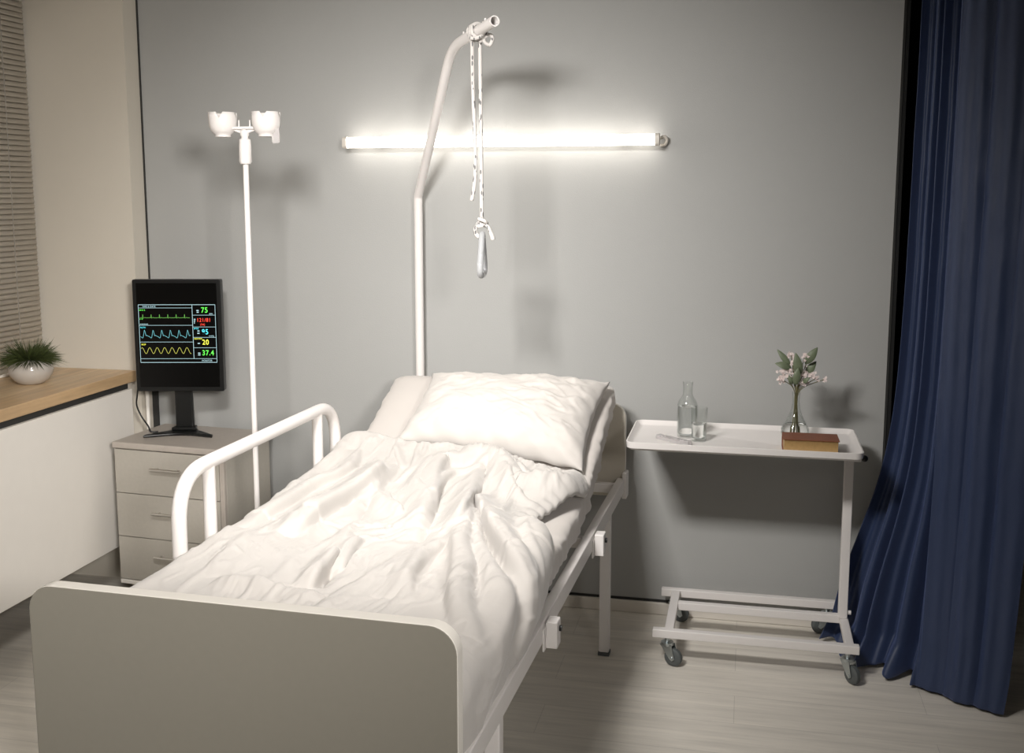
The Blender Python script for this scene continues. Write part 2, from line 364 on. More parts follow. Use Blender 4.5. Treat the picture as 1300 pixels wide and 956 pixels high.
# u (right to left) -> local x = -u
def board(name, y0, y1, z0, z1, m, r=.055):
    o = bmesh.new(); out = rrect(-.912, .002, z0, z1, r, 8, (1, 1, 1, 1))
    mt = Matrix(((1, 0, 0, 0), (0, 0, 1, 0), (0, 1, 0, 0), (0, 0, 0, 1)))
    prism(o, out, y0, y1, mt)
    ob = link_mesh(name, o, m, bed, bevel=.003)
    ob.data.materials.append(M['board_edge'])
    for p in ob.data.polygons:
        if abs(p.normal.y) < .5: p.material_index = 1
    return ob
board('footboard', -.001, .034, .38, .860, M['board'])
board('headboard', 2.15, 2.172, .50, .858, M['head_board'])
def rail(name, boxes, m=M['white_metal'], bv=.004): return link_mesh(name, B(*boxes), m, bed, bevel=bv)
for x in (.002, -.882):
    rail('side_beam', [(x-.03, x, .022, 2.15, .522, .575)])
for y in (.03, .75, 1.45, 2.10): rail('cross_beam', [(-.88, -.03, y, y+.03, .525, .56)])
rail('mesh_deck', [(-.86, -.05, .06, 1.46, .56, .57)], M['zinc'])
for x in (-.04, -.905):
    for y in (.32, 1.835):
        lg = rail('leg', [(x, x+.036, y, y+.036, .012, .53)])
        rf = link_mesh('foot_cap', B((x-.002, x+.038, y-.002, y+.038, 0, .012)), M['rubber'], bed)
        rf.parent = lg
# rail sockets on both sides
for y in (.735, 1.45):
    rail('rail_socket', [(.006, .036, y, y+.045, .505, .575), (.0, .006, y-.015, y+.06, .50, .560)])
    rail('rail_socket', [(-.955, -.915, y-.005, y+.04, .50, .575)])
    link_mesh('knob', (lambda b: (cyl(b, (.036, y+.03, .55), (.042, y+.03, .55), .008), b)[1])(bmesh.new()), M['black'], bed, smooth=True, angle=40)
rail('corner_clamp', [(-.006, .012, 2.12, 2.178, .50, .60)])
rail('corner_clamp', [(-.915, -.897, 2.12, 2.178, .50, .60)])
# grab rail on the window side
sr = bmesh.new(); X = -.935
sweep(sr, fillet([(X, .60, .56), (X, .60, .925), (X, 1.60, .925), (X, 1.60, .64)], .135, 10), .0195, 18)
srail = link_mesh('side_rail', sr, M['white_metal'], bed, smooth=True, angle=60)
for y in (.755, 1.455):
    bm = bmesh.new(); cyl(bm, (X, y, .52), (X, y, .92), .0175); o = link_mesh('rail_post', bm, M['white_metal'], bed, smooth=True, angle=60); o.parent = srail
bm = B((X-.012, X+.012, .60, 1.60, .56, .585)); o = link_mesh('lower_bar', bm, M['white_metal'], bed, bevel=.003); o.parent = srail
# lifting pole
IB = BM.inverted()
def wl(p): return IB @ Vector(p)
pole_pts = [(-1.257, 4.02, .50), (-1.257, 4.02, 1.63), (-1.00, 3.60, 2.135), (-.78, 3.30, 2.168)]
P = fillet([wl(p) for p in pole_pts[:2]]+[wl(pole_pts[1])+(wl(pole_pts[2])-wl(pole_pts[1]))*.04]+[wl(p) for p in pole_pts[2:]], .085, 10)
bm = bmesh.new(); R = sweep(bm, P, .0168, 22, caps=False)
# hollow open end
tdir = (P[-1]-P[-2]).normalized(); end = R[-1]
inn = [bm.verts.new(P[-1]+(v.co-P[-1])*.78) for v in end]; dp = [bm.verts.new(v.co-tdir*.12) for v in inn]
for k in range(22):
    bm.faces.new((end[k], end[(k+1) % 22], inn[(k+1) % 22], inn[k])); bm.faces.new((inn[k], inn[(k+1) % 22], dp[(k+1) % 22], dp[k]))
bm.faces.new(dp)
pole = link_mesh('lifting_pole', bm, M['white_metal'], bed, smooth=True, angle=60)
pin = Vector(P[-12])
for t, h in ((.30, .008), (.80, .008)):
    a, b = wl(pole_pts[2]), wl(pole_pts[3]); c = a.lerp(b, t)
    bm = bmesh.new(); cyl(bm, c, c+Vector((0, 0, .017+h)), .0035, n=12); o = link_mesh('stop_pin', bm, M['white_metal'], bed, smooth=True, angle=50); o.parent = pole
for z in (.50, .70): rail('pole_bracket', [(-.80, -.74, 2.172, 2.235, z, z+.04)])

# ------------------------------------------------------------------ mattress
FL = .685
def mtop(v):
    k = .08
    x = v-1.46
    return FL + .46*(k*math.log1p(math.exp(x/k)) if x/k < 30 else x)
def vnoise(x, y, s=0): return noise.noise(Vector((x, y, s)))
mt = bmesh.new(); NV, NU = 120, 72
TH = .115; rows = []
for i in range(NV+1):
    v = .035 + (2.075-.035)*i/NV; zt = mtop(v); dz = (mtop(v+.01)-mtop(v-.01))/.02
    nx = Vector((0, -dz, 1)).normalized()
    ring = []
    e = min(1, (NV-i)/3.5); e = math.sqrt(max(0, 1-(1-e)**2)); e0 = min(1, i/3); e0 = math.sqrt(1-(1-e0)**2); ee = min(e, e0)
    hw = .425-.02*(1-ee); hh = TH/2*(.35+.65*ee)
    for k in range(NU):
        a = 2*math.pi*k/NU; c, s = math.cos(a), math.sin(a); p = .22
        x = math.copysign(abs(c)**p, c)*hw; y = math.copysign(abs(s)**.45, s)*hh
        side = min(1, max(0, (abs(c)-.5)*2.2))
        wr = .012*math.sin(v*62+3*vnoise(v*6, 1)+s*2.0)*vnoise(v*5, 7)*side + .011*vnoise(v*22, s*1.5, 3 if c > 0 else 9)*side
        x += math.copysign(wr, c)*1.3
        y += .004*vnoise(x*7, v*7, 5)
        ctr = Vector((-.455, v, zt)) - nx*TH/2
        ring.append(mt.verts.new(ctr+Vector((x, 0, 0))+nx*y))
    rows.append(ring)
for i in range(NV):
    for k in range(NU): mt.faces.new((rows[i][k], rows[i][(k+1) % NU], rows[i+1][(k+1) % NU], rows[i+1][k]))
mt.faces.new(rows[0]); mt.faces.new(rows[-1])
mat_o = link_mesh('mattress', mt, M['sheet'], smooth=True)
mat_o.matrix_world = BM
tag(mat_o, 'white mattress in a creased fitted sheet, head end raised, on the bed frame', 'mattress')
# lifted backrest frame under the mattress
bm = bmesh.new()
for x in (-.07, -.84):
    a = Vector((x, 1.46, .555)); b = Vector((x, 2.06, .555+.27))
    sweep(bm, [a, b], .014, 10)
for t in (.3, .65, 1):
    sweep(bm, [Vector((-.07, 1.46+.6*t, .555+.27*t)), Vector((-.84, 1.46+.6*t, .555+.27*t))], .012, 10)
link_mesh('backrest_frame', bm, M['white_metal'], bed, smooth=True, angle=50)

# ------------------------------------------------------------------ duvet
FOLDS = [  # (u,v) crest lines on the bed, height, width, side of the steep flank, steepness
 ([(.72,1.417),(.679,1.30),(.685,1.15),(.70,1.03),(.712,.92),(.713,.772)], .058, .055, -1, .38),
 ([(.832,1.536),(.802,1.427),(.81,1.305),(.849,1.182),(.856,.983),(.862,.805)], .034, .034, -1, .45),
 ([(.893,1.6),(.888,1.484),(.90,1.372),(.90,1.20),(.892,1.056)], .020, .028, -1, .6),
 ([(.53,.66),(.522,.58),(.515,.50),(.507,.438)], .042, .030, -1, .30),
 ([(.52,.80),(.505,.68),(.478,.555)], .024, .026, -1, .4),
 ([(.661,1.442),(.652,1.345),(.64,1.208),(.58,1.093),(.493,1.011)], .026, .032, -1, .6),
 ([(.60,1.20),(.559,1.115),(.474,.993)], .018, .018, -1, .5),
 ([(.395,1.567),(.437,1.505),(.505,1.45),(.488,1.292),(.424,1.052),(.361,.847)], .046, .050, -1, .45),
 ([(.36,1.497),(.401,1.428),(.451,1.376),(.449,1.229),(.397,1.02)], .018, .016, -1, .6),
 ([(.352,1.461),(.338,1.30),(.325,1.15),(.316,1.064),(.293,.878)], .040, .034, -1, .35),
 ([(.457,1.573),(.392,1.555),(.319,1.486),(.228,1.34),(.134,1.336),(.069,1.38),(.034,1.484)], .044, .050, -1, .8),
 ([(.306,1.517),(.22,1.435),(.12,1.40),(.047,1.461)], .012, .018, 1, .7),
 ([(.328,1.225),(.252,1.096),(.191,.946),(.096,.752),(.012,.574),(-.046,.46)], .052, .040, 1, .30),
 ([(.272,1.091),(.228,.881),(.146,.709),(.073,.586),(.005,.38),(-.06,.151)], .030, .036, -1, .5),
 ([(.314,1.161),(.278,.938),(.225,.751),(.166,.617),(.119,.445),(.052,.28)], .034, .032, -1, .5),
 ([(.289,.85),(.30,.732),(.30,.641),(.30,.528),(.30,.424)], .026, .034, -1, .5),
 ([(.279,.868),(.20,.637),(.145,.439),(.096,.312)], .022, .022, 1, .5),
 ([(.147,1.083),(.09,1.0),(.03,.837),(-.03,.588),(-.06,.422)], .028, .040, 1, .9),
 ([(.737,.417),(.603,.398),(.51,.371),(.431,.376)], .026, .026, -1, .5),
 ([(.666,1.246),(.582,.861),(.525,.675)], .016, .028, -1, .6),
 ([(.24,.415),(.282,.506),(.329,.724)], .016, .024, 1, .6),
 ([(.80,.75),(.79,.60),(.76,.45)], .014, .03, 1, .6),
 ([(.15,.9),(.10,.80),(.05,.70),(.0,.58)], .010, .014, 1, .6),
 ([(.10,.95),(.06,.85),(.01,.74)], .009, .013, -1, .6),
 ([(.62,1.60),(.60,1.50),(.58,1.40),(.60,1.30)], .012, .014, 1, .6),
 ([(.70,1.58),(.655,1.49),(.62,1.42)], .010, .012, 1, .6),
 ([(.55,1.50),(.55,1.38),(.53,1.25),(.47,1.15)], .014, .016, -1, .6),
 ([(.36,.70),(.37,.55),(.40,.42),(.42,.25)], .014, .028, 1, .6),
 ([(.62,.62),(.60,.50),(.60,.30)], .010, .03, 1, .6),
 ([(.20,.30),(.22,.20),(.25,.08)], .012, .03, 1, .6),
 ([(.26,1.50),(.20,1.40),(.13,1.30)], .009, .012, 1, .6),
 ([(.16,1.49),(.12,1.42),(.09,1.35)], .008, .010, 1, .6),
 ([(.30,1.42),(.24,1.30),(.17,1.22),(.12,1.20)], .016, .018, -1, .5),
]
VALLEYS = [
 ([(.434,1.131),(.382,.948),(.345,.784)], .020, .016),
 ([(.359,1.475),(.349,1.402),(.328,1.26),(.314,1.161)], .034, .014),
 ([(.23,.97),(.207,1.03),(.181,1.037)], .03, .014),
 ([(.65,1.205),(.606,1.022),(.609,.869),(.639,.756)], .018, .022),
 ([(.498,.57),(.48,.455)], .02, .014),
 ([(.21,.93),(.13,.74),(.05,.56)], .014, .014),
]
def seg_dist(U, V, pts):
    pts = [(p.x, p.y) for p in smooth_path([(a, b, 0) for a, b in pts], 5)]
    NX = np.zeros(U.shape); NY = np.zeros(U.shape); best = np.full(U.shape, 9.); T = np.zeros(U.shape); sgn = np.zeros(U.shape)
    L = [0]
    for i in range(len(pts)-1): L.append(L[-1]+math.dist(pts[i], pts[i+1]))
    for i in range(len(pts)-1):
        ax, ay = pts[i]; bx, by = pts[i+1]; dx, dy = bx-ax, by-ay; l2 = dx*dx+dy*dy+1e-12
        t = np.clip(((U-ax)*dx+(V-ay)*dy)/l2, 0, 1); px = U-(ax+t*dx); py = V-(ay+t*dy); d = np.hypot(px, py)
        m = d < best; best = np.where(m, d, best); T = np.where(m, (L[i]+t*math.sqrt(l2))/L[-1], T)
        sgn = np.where(m, np.sign(dx*py-dy*px), sgn)
        NX = np.where(m, -dy/math.sqrt(l2), NX); NY = np.where(m, dx/math.sqrt(l2), NY)
    return best, T, sgn, NX, NY
def np_noise(x, y, seed):
    xi = np.floor(x).astype(int); yi = np.floor(y).astype(int); fx = x-xi; fy = y-yi
    fx = fx*fx*fx*(fx*(fx*6-15)+10); fy = fy*fy*fy*(fy*(fy*6-15)+10)
    def h(a, b):
        n = (a*374761393+b*668265263+seed*1442695041) & 0x7fffffff; n = ((n ^ (n >> 13))*1274126177) & 0x7fffffff
        return ((n ^ (n >> 16)) & 0xffff)/65535.
    return (h(xi, yi)*(1-fx)+h(xi+1, yi)*fx)*(1-fy)+(h(xi, yi+1)*(1-fx)+h(xi+1, yi+1)*fx)*fy
def ridged(x, y, seed): return 1-np.abs(2*np_noise(x, y, seed)-1)*1.0
NS, NT = 300, 380
edge_v = [0.02, .10, .23, .41, .56, .70, .82, .95, 1.005, 1.064, 1.12, 1.219, 1.33, 1.42, 1.50, 1.60]
edge_s = [-.075, -.075, -.075, -.07, -.068, -.06, -.035, .02, .075, .135, .125, .095, .058, .03, .018, .018]
ts = np.linspace(0, 1, NT); 
Sg, Tg = np.meshgrid(np.linspace(0, 1, NS), ts)
v_top = np.interp(np.linspace(0, 1, NS), [0, .12, .3, .45, .6, .72, .85, 1], [1.50, 1.50, 1.56, 1.60, 1.60, 1.62, 1.64, 1.60])
V = .03+(v_top[None, :]-.03)*Tg
sR = np.interp(V, edge_v, edge_s)+.006*np.sin(V*31)*(V < .9)
sL = np.interp(V, [0, .5, 1.0, 1.6], [1.05, 1.05, 1.04, .98])
U = sR+(sL-sR)*Sg
H = np.zeros(U.shape); SX = np.zeros(U.shape); SY = np.zeros(U.shape)
for pts, A, wd, sd, st in FOLDS:
    d, T, sg, nx_, ny_ = seg_dist(U, V, pts)
    wv = np.where(sg*sd > 0, wd*st, wd)
    prof = np.exp(-(d/wv)**2*.9)
    taper = np.clip(np.minimum(T/.22, (1-T)/.22), 0, 1)**.6
    H += A*prof*taper; SX += nx_*sd*A*prof*taper*.34; SY += ny_*sd*A*prof*taper*.34
for pts, A, wd in VALLEYS:
    d, T = seg_dist(U, V, pts)[:2]; H -= A*np.exp(-(d/wd)**2)*np.clip(np.minimum(T, 1-T)/.2, 0, 1)**.5
wx = .10*(np_noise(U*4, V*4, 3)-.5); wy = .10*(np_noise(U*4, V*4, 4)-.5)
dirx = (U+wx); diry = (V+wy)
rot = .55*(U-.35)
a1 = dirx*np.cos(rot)+diry*np.sin(rot)*.35; b1 = diry*np.cos(rot)-dirx*np.sin(rot)
H += .016*ridged(a1*7+.3*b1, b1*2.6, 11)**2*(np_noise(U*3, V*3, 21))
H += .008*ridged(a1*15, b1*5, 12)**3*np_noise(U*5, V*4, 22)*1.6
H += .0045*ridged(a1*33+b1*6, b1*11, 13)**3*np_noise(U*6, V*6, 23)*1.8
H += .0016*(ridged(a1*70, b1*40, 14)**2)*np_noise(U*9, V*9, 24)*1.5
# gathered seam crinkles along the loose hem
dr = U-sR
H += .006*np.sin(V*150+6*np_noise(V*9, U*9, 8))*np.exp(-(dr/.03)**2)*(V > .98)*(V < 1.5)*np_noise(V*12, U*12, 9)*1.3
puff = .028*np.clip(dr/.035, 0, 1)**.5*np.where(V > .9, 1, .75)
foot = np.clip((V-.03)/.08, 0, 1)
base = np.vectorize(mtop)(V)
co = np.zeros((NT, NS, 3))
ra, la = .080, .885   # where the cloth turns down the mattress sides
rr = .05
def side(d):  # d>0 distance past the turning line -> outward, downward
    ang = np.clip(d/rr, 0, math.pi/2*.93)
    rest = np.maximum(0, d-rr*math.pi/2*.93)
    return rr*np.sin(ang)+rest*math.cos(math.pi/2*.93), rr*(1-np.cos(ang))+rest*math.sin(math.pi/2*.93)
dR = np.maximum(0, ra-U); dL = np.maximum(0, U-la)
oR, zR = side(dR); oL, zL = side(dL)
X0 = np.where(U < ra, ra-oR, np.where(U > la, la+np.minimum(oL, .02), U)); Z0 = base+.008-zR-zL
# outward normals in the cross section
angR = np.clip(dR/rr, 0, 1.45); angL = np.clip(dL/rr, 0, 1.45)
nU = -np.sin(angR)+np.sin(angL)*.25; nZ = np.cos(angR)*np.cos(angL)+.0
disp = (H*(.35+.65*foot)+puff)
co[..., 0] = -(X0+nU*disp*np.where(nU < 0, .45, .8)); co[..., 0] -= SX*np.clip((U-.10)/.12, 0, 1)*np.clip((.90-U)/.06, 0, 1); co[..., 1] = V+SY*np.clip((U-.06)/.12, 0, 1); co[..., 2] = Z0+np.maximum(nZ, .12)*disp
slope = np.clip((V-1.46)/.1, 0, 1)*.41
co[..., 1] -= slope*disp*.6
me = bpy.data.meshes.new('duvet')
idx = np.arange(NT*NS).reshape(NT, NS)
faces = np.stack([idx[:-1, :-1], idx[:-1, 1:], idx[1:, 1:], idx[1:, :-1]], -1).reshape(-1, 4)
me.from_pydata(co.reshape(-1, 3).tolist(), [], faces.tolist()); me.materials.append(M['duvet'])
for p in me.polygons: p.use_smooth = True
duv = bpy.data.objects.new('duvet', me); COL.objects.link(duv); duv.matrix_world = BM
sm = duv.modifiers.new('s', 'SOLIDIFY'); sm.thickness = .012; sm.offset = 0
tag(duv, 'rumpled white duvet spread over the bed below the pillow', 'duvet')

# ------------------------------------------------------------------ pillow
BL_, BR_, TR_, TL_ = [Vector(p) for p in ((-.725, 1.635, .790), (-.05, 1.55, .752), (-.035, 1.99, .970), (-.695, 1.955, .978))]
pc = (BL_+BR_+TR_+TL_)/4; px_ = ((BR_-BL_)+(TR_-TL_)).normalized(); py_ = ((TL_-BL_)+(TR_-BR_)).normalized(); pn_ = px_.cross(py_).normalized()
N = 96; vt = {}
bm = bmesh.new()
for sd in (1, -1):
    for i in range(N+1):
        for j in range(N+1):
            x = 2*i/N-1; y = 2*j/N-1
            if sd == -1 and (abs(x) == 1 or abs(y) == 1): vt[(sd, i, j)] = vt[(1, i, j)]; continue
            s, t = (x+1)/2, (y+1)/2
            p = BL_*(1-s)*(1-t)+BR_*s*(1-t)+TR_*s*t+TL_*(1-s)*t
            # concave sides between the corners
            p -= px_*(.020*x*(1-y*y)) ; p -= py_*(.018*y*(1-x*x))
            hx = (1-abs(x)**3.2); hy = (1-abs(y)**2.8)
            h = (max(0, hx)**.55)*(max(0, hy)**.62)
            ed = max(0, 1-h)
            wr = 0
            rx = abs(x)**3; ry = abs(y)**3
            wr += .017*ry*(.5+.5*math.sin(x*34+4*vnoise(x*3, 2)))*vnoise(x*4, y*1.5, 11)*hy*2
            wr += .019*rx*(.5+.5*math.sin(y*26+5*vnoise(y*3, 4)))*vnoise(y*4, x*1.5, 12)*hx*2
            wr += .010*vnoise(x*2.2+.8*y, y*2.2, 1)+.005*vnoise(x*6-3*y, y*5, 2)*(1+2*x*(x > 0))+.0022*vnoise(x*14-6*y, y*9+4*x, 3)
            cr = vnoise(x*5+y*5, (x-y)*1.6, 31); wr += .007*max(0, 1-abs(cr)*7)*h*(.3+max(0, x)*.9)
            T = .105 if sd == 1 else .032
            if sd == 1: T *= 1+.12*(-y)
            p = p+pn_*(sd*T*h+(wr*min(1, h*1.6) if sd == 1 else 0)+.004*ed*math.sin(x*21+y*17))
            vt[(sd, i, j)] = bm.verts.new(p)
for sd in (1, -1):
    for i in range(N):
        for j in range(N):
            q = [vt[(sd, i, j)], vt[(sd, i+1, j)], vt[(sd, i+1, j+1)], vt[(sd, i, j+1)]]
            bm.faces.new(q if sd == 1 else q[::-1])
pil = link_mesh('pillow', bm, M['pillow'], smooth=True); pil.matrix_world = BM
tag(pil, 'plump white pillow leaning on the raised head end of the bed', 'pillow')

# ------------------------------------------------------------------ rope and grip on the lifting pole
A3, B3 = Vector(pole_pts[2]), Vector(pole_pts[3])
ca = A3.lerp(B3, .60); arm = (B3-A3).normalized()
rp = thing('pull_rope', 'flecked white rope with plastic grip knotted over the end of the lifting pole', 'rope', ca)
q = arm.to_track_quat('Z', 'Y')
bm = bmesh.new(); pts = []
for k in range(100):
    t = k/99; a = 2*math.pi*3.2*t; pts.append(q @ Vector((.0235*math.cos(a), .0235*math.sin(a), -.022+.05*t)))
sweep(bm, pts, .0062, 10)
side_ = Vector((.86, .50, 0))
sweep(bm, smooth_path([q @ Vector((.02, .012, .02)), Vector((.028, -.012, -.030)), Vector((.052, -.035, -.046)), Vector((.060, -.030, -.024)), Vector((.040, -.006, -.012)), Vector((.012, -.016, -.034))], 8), .0062, 10)
sweep(bm, smooth_path([Vector((-.03, .02, .012)), Vector((-.012, -.03, -.022)), Vector((.02, -.034, -.02)), Vector((.035, .0, .01))], 8), .0062, 10)
link_mesh('knot', bm, M['rope'], rp, smooth=True)
bm = bmesh.new()
sweep(bm, smooth_path([(-.014, -.002, -.02), (-.012, -.002, -.18), (-.006, 0, -.36), (-.008, 0, -.47), (-.019, 0, -.535)], 8), .0065, 12)
sweep(bm, smooth_path([(.012, -.004, -.02), (.013, -.002, -.2), (.014, 0, -.42), (.015, 0, -.60)], 8), .0065, 12)
link_mesh('strand', bm, M['rope'], rp, smooth=True)
bm = bmesh.new()
K = Vector((.016, 0, -.605))
sweep(bm, smooth_path([K+Vector(p) for p in ((-.010, -.01, .012), (.012, -.012, .004), (.012, .010, -.006), (-.012, .008, -.002), (-.012, -.012, -.012), (.010, -.012, -.010))], 7), .006, 10)
sweep(bm, smooth_path([K+Vector(p) for p in ((0, 0, -.005), (-.020, -.004, -.018), (-.020, 0, -.038), (-.006, 0, -.050), (.006, .004, -.044))], 7), .007, 10)
sweep(bm, smooth_path([K+Vector(p) for p in ((.002, 0, -.008), (.020, -.004, -.014), (.030, -.002, -.034), (.037, 0, -.056))], 7), [.0065]*15+[.0075]*7, 10)
link_mesh('lower_knot', bm, M['rope'], rp, smooth=True)
bm = bmesh.new(); gd = Vector((-.12, .99, 0))
gp = [K+Vector((.0, 0, -.038))+gd*a+Vector((0, 0, b)) for a, b in ((0, 0), (.03, -.05), (.055, -.10), (.05, -.128), (0, -.135), (-.05, -.128), (-.055, -.10), (-.03, -.05))]
sweep(bm, smooth_path(gp, 8, closed=True), .0105, 16, closed=True)
link_mesh('grip', bm, M['grip'], rp, smooth=True)['label'] = 'clear grey plastic grip'

# ------------------------------------------------------------------ drip stand
iv = thing('drip_stand', 'slim white drip stand with two bottle cups between drawer cabinet and bed', 'drip stand', (-1.672, 3.4, 0), .03)
bm = bmesh.new(); cyl(bm, (0, 0, .06), (0, 0, 1.76), .0095, n=20); link_mesh('pole', bm, M['white_metal'], iv, smooth=True, angle=50)
bm = bmesh.new(); lathe(bm, [(0, 1.742), (.017, 1.742), (.021, 1.750), (.0205, 1.80), (.019, 1.824), (.0115, 1.827), (.0115, 1.832), (.0150, 1.838), (.0150, 1.852), (.010, 1.856), (0, 1.856)], 20)
link_mesh('collar', bm, M['white_metal'], iv, smooth=True, angle=35)
bm = bmesh.new(); prism(bm, rrect(-.075, .075, -.014, .014, .010), 1.858, 1.866)
prism(bm, [(-.062, .002), (-.045, -.006), (-.012, -.018), (.012, -.018), (.045, -.006), (.062, .002)], -.004, .004, Matrix.Translation((0, 0, 1.862)) @ Matrix.Rotation(math.pi/2, 4, 'X'))
for s in (-1, 1): cyl(bm, (s*.0195, 0, 1.864), (s*.0195, 0, 1.888), .0025, .0018, 10)
cyl(bm, (0, 0, 1.85), (0, 0, 1.866), .010)
link_mesh('arm', bm, M['white_metal'], iv, smooth=True, angle=35)
for s in (-1, 1):
    bm = bmesh.new(); nn = 48; prof = [(.024, 0), (.026, .001), (.026, .008), (.034, .014), (.041, .024), (.0455, .038), (.047, .052), (.0475, .066), (.0475, 1)]
    outr = []; inr = []
    def rimh(k):
        a = (k/nn*4) % 1; tri = min(a, 1-a)*2   # 0 at notch, 1 at lobe centre
        return .060+.022*min(1, tri*3.6)
    for r, z_ in prof:
        outr.append([bm.verts.new((s*.078+r*math.cos(2*math.pi*(k+1.5)/nn), r*math.sin(2*math.pi*(k+1.5)/nn), 1.832+(rimh(k) if z_ == 1 else min(z_, rimh(k)-.001)))) for k in range(nn)])
    for i in range(len(outr)-1):
        for k in range(nn): bm.faces.new((outr[i][k], outr[i][(k+1) % nn], outr[i+1][(k+1) % nn], outr[i+1][k]))
    bm.faces.new(outr[0][::-1])
    cup = link_mesh('bottle_cup', bm, M['white_metal'], iv, smooth=True, angle=55)
    so = cup.modifiers.new('s', 'SOLIDIFY'); so.thickness = .0035; so.offset = -1
bm = bmesh.new(); prism(bm, rrect(-.012, .012, -.026, .026, .006), -.0025, .0025, Matrix.Translation((.116, -.01, 1.836)) @ Matrix.Rotation(math.pi/2, 4, 'X'))
link_mesh('hook_tab', bm, M['clear_plastic'], iv, smooth=True, angle=35)
bm = bmesh.new(); lathe(bm, [(0, .05), (.03, .05), (.03, .075), (.016, .09), (.016, .13), (0, .13)], 20)
for k in range(5):
    a = 2*math.pi*k/5+.3; sweep(bm, [(0, 0, .065), (.25*math.cos(a), .25*math.sin(a), .05)], .011, 10)
link_mesh('base', bm, M['white_metal'], iv, smooth=True, angle=40)
for k in range(5):
    a = 2*math.pi*k/5+.3; bm = bmesh.new(); x, y = .245*math.cos(a), .245*math.sin(a); cyl(bm, (x-.008*math.sin(a), y+.008*math.cos(a), .022), (x+.008*math.sin(a), y-.008*math.cos(a), .022), .022)
    cyl(bm, (x, y, .022), (x, y, .05), .005, n=10)
    link_mesh('caster', bm, M['rubber'], iv, smooth=True, angle=40)

# ------------------------------------------------------------------ drawer cabinet
cb = thing('drawer_cabinet', 'small grey laminate three-drawer cabinet in the corner carrying the monitor', 'cabinet', (-2.172, 3.668, 0), math.radians(-4.5))
HW, DP = .245, .345
link_mesh('carcass', B((-HW, HW, .018, DP, .095, .648)), M['cabinet'], cb, bevel=.002)
link_mesh('top_board', B((-HW-.006, HW+.006, -.006, DP+.004, .650, .676)), M['cabinet_top'], cb, bevel=.006, seg=3)
dz = (.648-.115)/3
for k in range(3):
    z0 = .115+dz*k
    d = link_mesh('drawer', B((-HW+.001, HW-.022, 0, .017, z0+.0015, z0+dz-.0015)), M['cabinet'], cb, bevel=.0015)
    bm = bmesh.new(); hz = z0+dz*.62; cyl(bm, (-.068, -.024, hz), (.068, -.024, hz), .0052, n=14)
    for x in (-.048, .048): cyl(bm, (x, 0, hz), (x, -.024, hz), .004, n=10)
    h = link_mesh('handle', bm, M['chrome'], cb, smooth=True, angle=40); h.parent = d; h['label'] = 'thin steel bar handle'
link_mesh('side_strip', B((HW-.02, HW, 0, .018, .115, .648)), M['cabinet_top'], cb, bevel=.002)
link_mesh('bottom_board', B((-HW, HW, .0, DP, .096, .113)), M['board_edge'], cb, bevel=.002)
for x in (-.2, .2):
    for y in (.05, .30):
        bm = bmesh.new(); cyl(bm, (x-.012, y, .03), (x+.012, y, .03), .03); cyl(bm, (x, y, .03), (x, y, .096), .010, n=12)
        link_mesh('caster', bm, M['black'], cb, smooth=True, angle=40)

# ------------------------------------------------------------------ monitor
mo = thing('monitor', 'black upright monitor showing patient vital signs on the drawer cabinet', 'monitor', (-2.215, 3.87, .676), math.radians(13))
w2 = .175; zb, zt_ = .178, .628
bm = bmesh.new(); mtz = Matrix(((1, 0, 0, 0), (0, 0, 1, 0), (0, 1, 0, 0), (0, 0, 0, 1)))
prism(bm, rrect(-w2, w2, zb, zt_, .006, 4), -.018, .020, mtz)
link_mesh('casing', bm, M['black'], mo, bevel=.003)
link_mesh('rear_bulge', B((-.12, .12, .020, .050, zb+.07, zt_-.08)), M['black'], mo, bevel=.015, seg=3)
sc = link_mesh('screen', B((-w2+.016, w2-.016, -.0195, -.0175, zb+.018, zt_-.014)), M['screen'], mo)
# display: x from -.168 to .163 , z
DX0, DX1, DZ0, DZ1 = -.153, .151, .296, .528
yy = -.0202; SPL = DX0+(DX1-DX0)*.70
def hb(bm, x0, x1, z, t=.0013): box(bm, x0, x1, yy, yy+.0006, z-t/2, z+t/2)
def vb(bm, x, z0, z1, t=.0013): box(bm, x-t/2, x+t/2, yy, yy+.0006, z0, z1)
def fz(t): return DZ1-(DZ1-DZ0)*t
bm = bmesh.new()
for t in (0, 1): hb(bm, DX0, DX1, fz(t), .002)
for x in (DX0, DX1): vb(bm, x, DZ0, DZ1, .0016)
vb(bm, SPL, fz(.935), DZ1, .0018)
for t in (.055, .355, .645): hb(bm, DX0, SPL, fz(t))
hb(bm, DX0, DX1, fz(.935))
for t in (.18, .385, .565, .745): hb(bm, SPL, DX1, fz(t))
o = link_mesh('grid_lines', bm, M['e_white'], sc); o['label'] = 'pale grid lines on the display'
def curve(name, f, n, m, z_, hgt):
    bm = bmesh.new(); pts = []
    for k in range(n+1):
        t = k/n; pts.append(((DX0+.004)+(SPL-DX0-.014)*t, fz(z_)+hgt*f(t)))
    for k in range(n):
        (x0, z0), (x1, z1) = pts[k], pts[k+1]; t_ = .0008
        d = math.hypot(x1-x0, z1-z0); nx_, nz_ = -(z1-z0)/d*t_, (x1-x0)/d*t_
        lo = [bm.verts.new((x, yy, z)) for x, z in ((x0-nx_, z0-nz_), (x1-nx_, z1-nz_), (x1+nx_, z1+nz_), (x0+nx_, z0+nz_))]
        bm.faces.new(lo)
    return link_mesh(name, bm, m, sc)
def ecg(t):
    u = (t*6+.35) % 1
    return (math.exp(-((u-.72)/.018)**2)*1.0-.12*math.exp(-((u-.78)/.02)**2)+.12*math.exp(-((u-.95)/.04)**2)+.06*math.exp(-((u-.55)/.05)**2))
curve('heart_trace', ecg, 300, M['e_green2'], .225, .018)
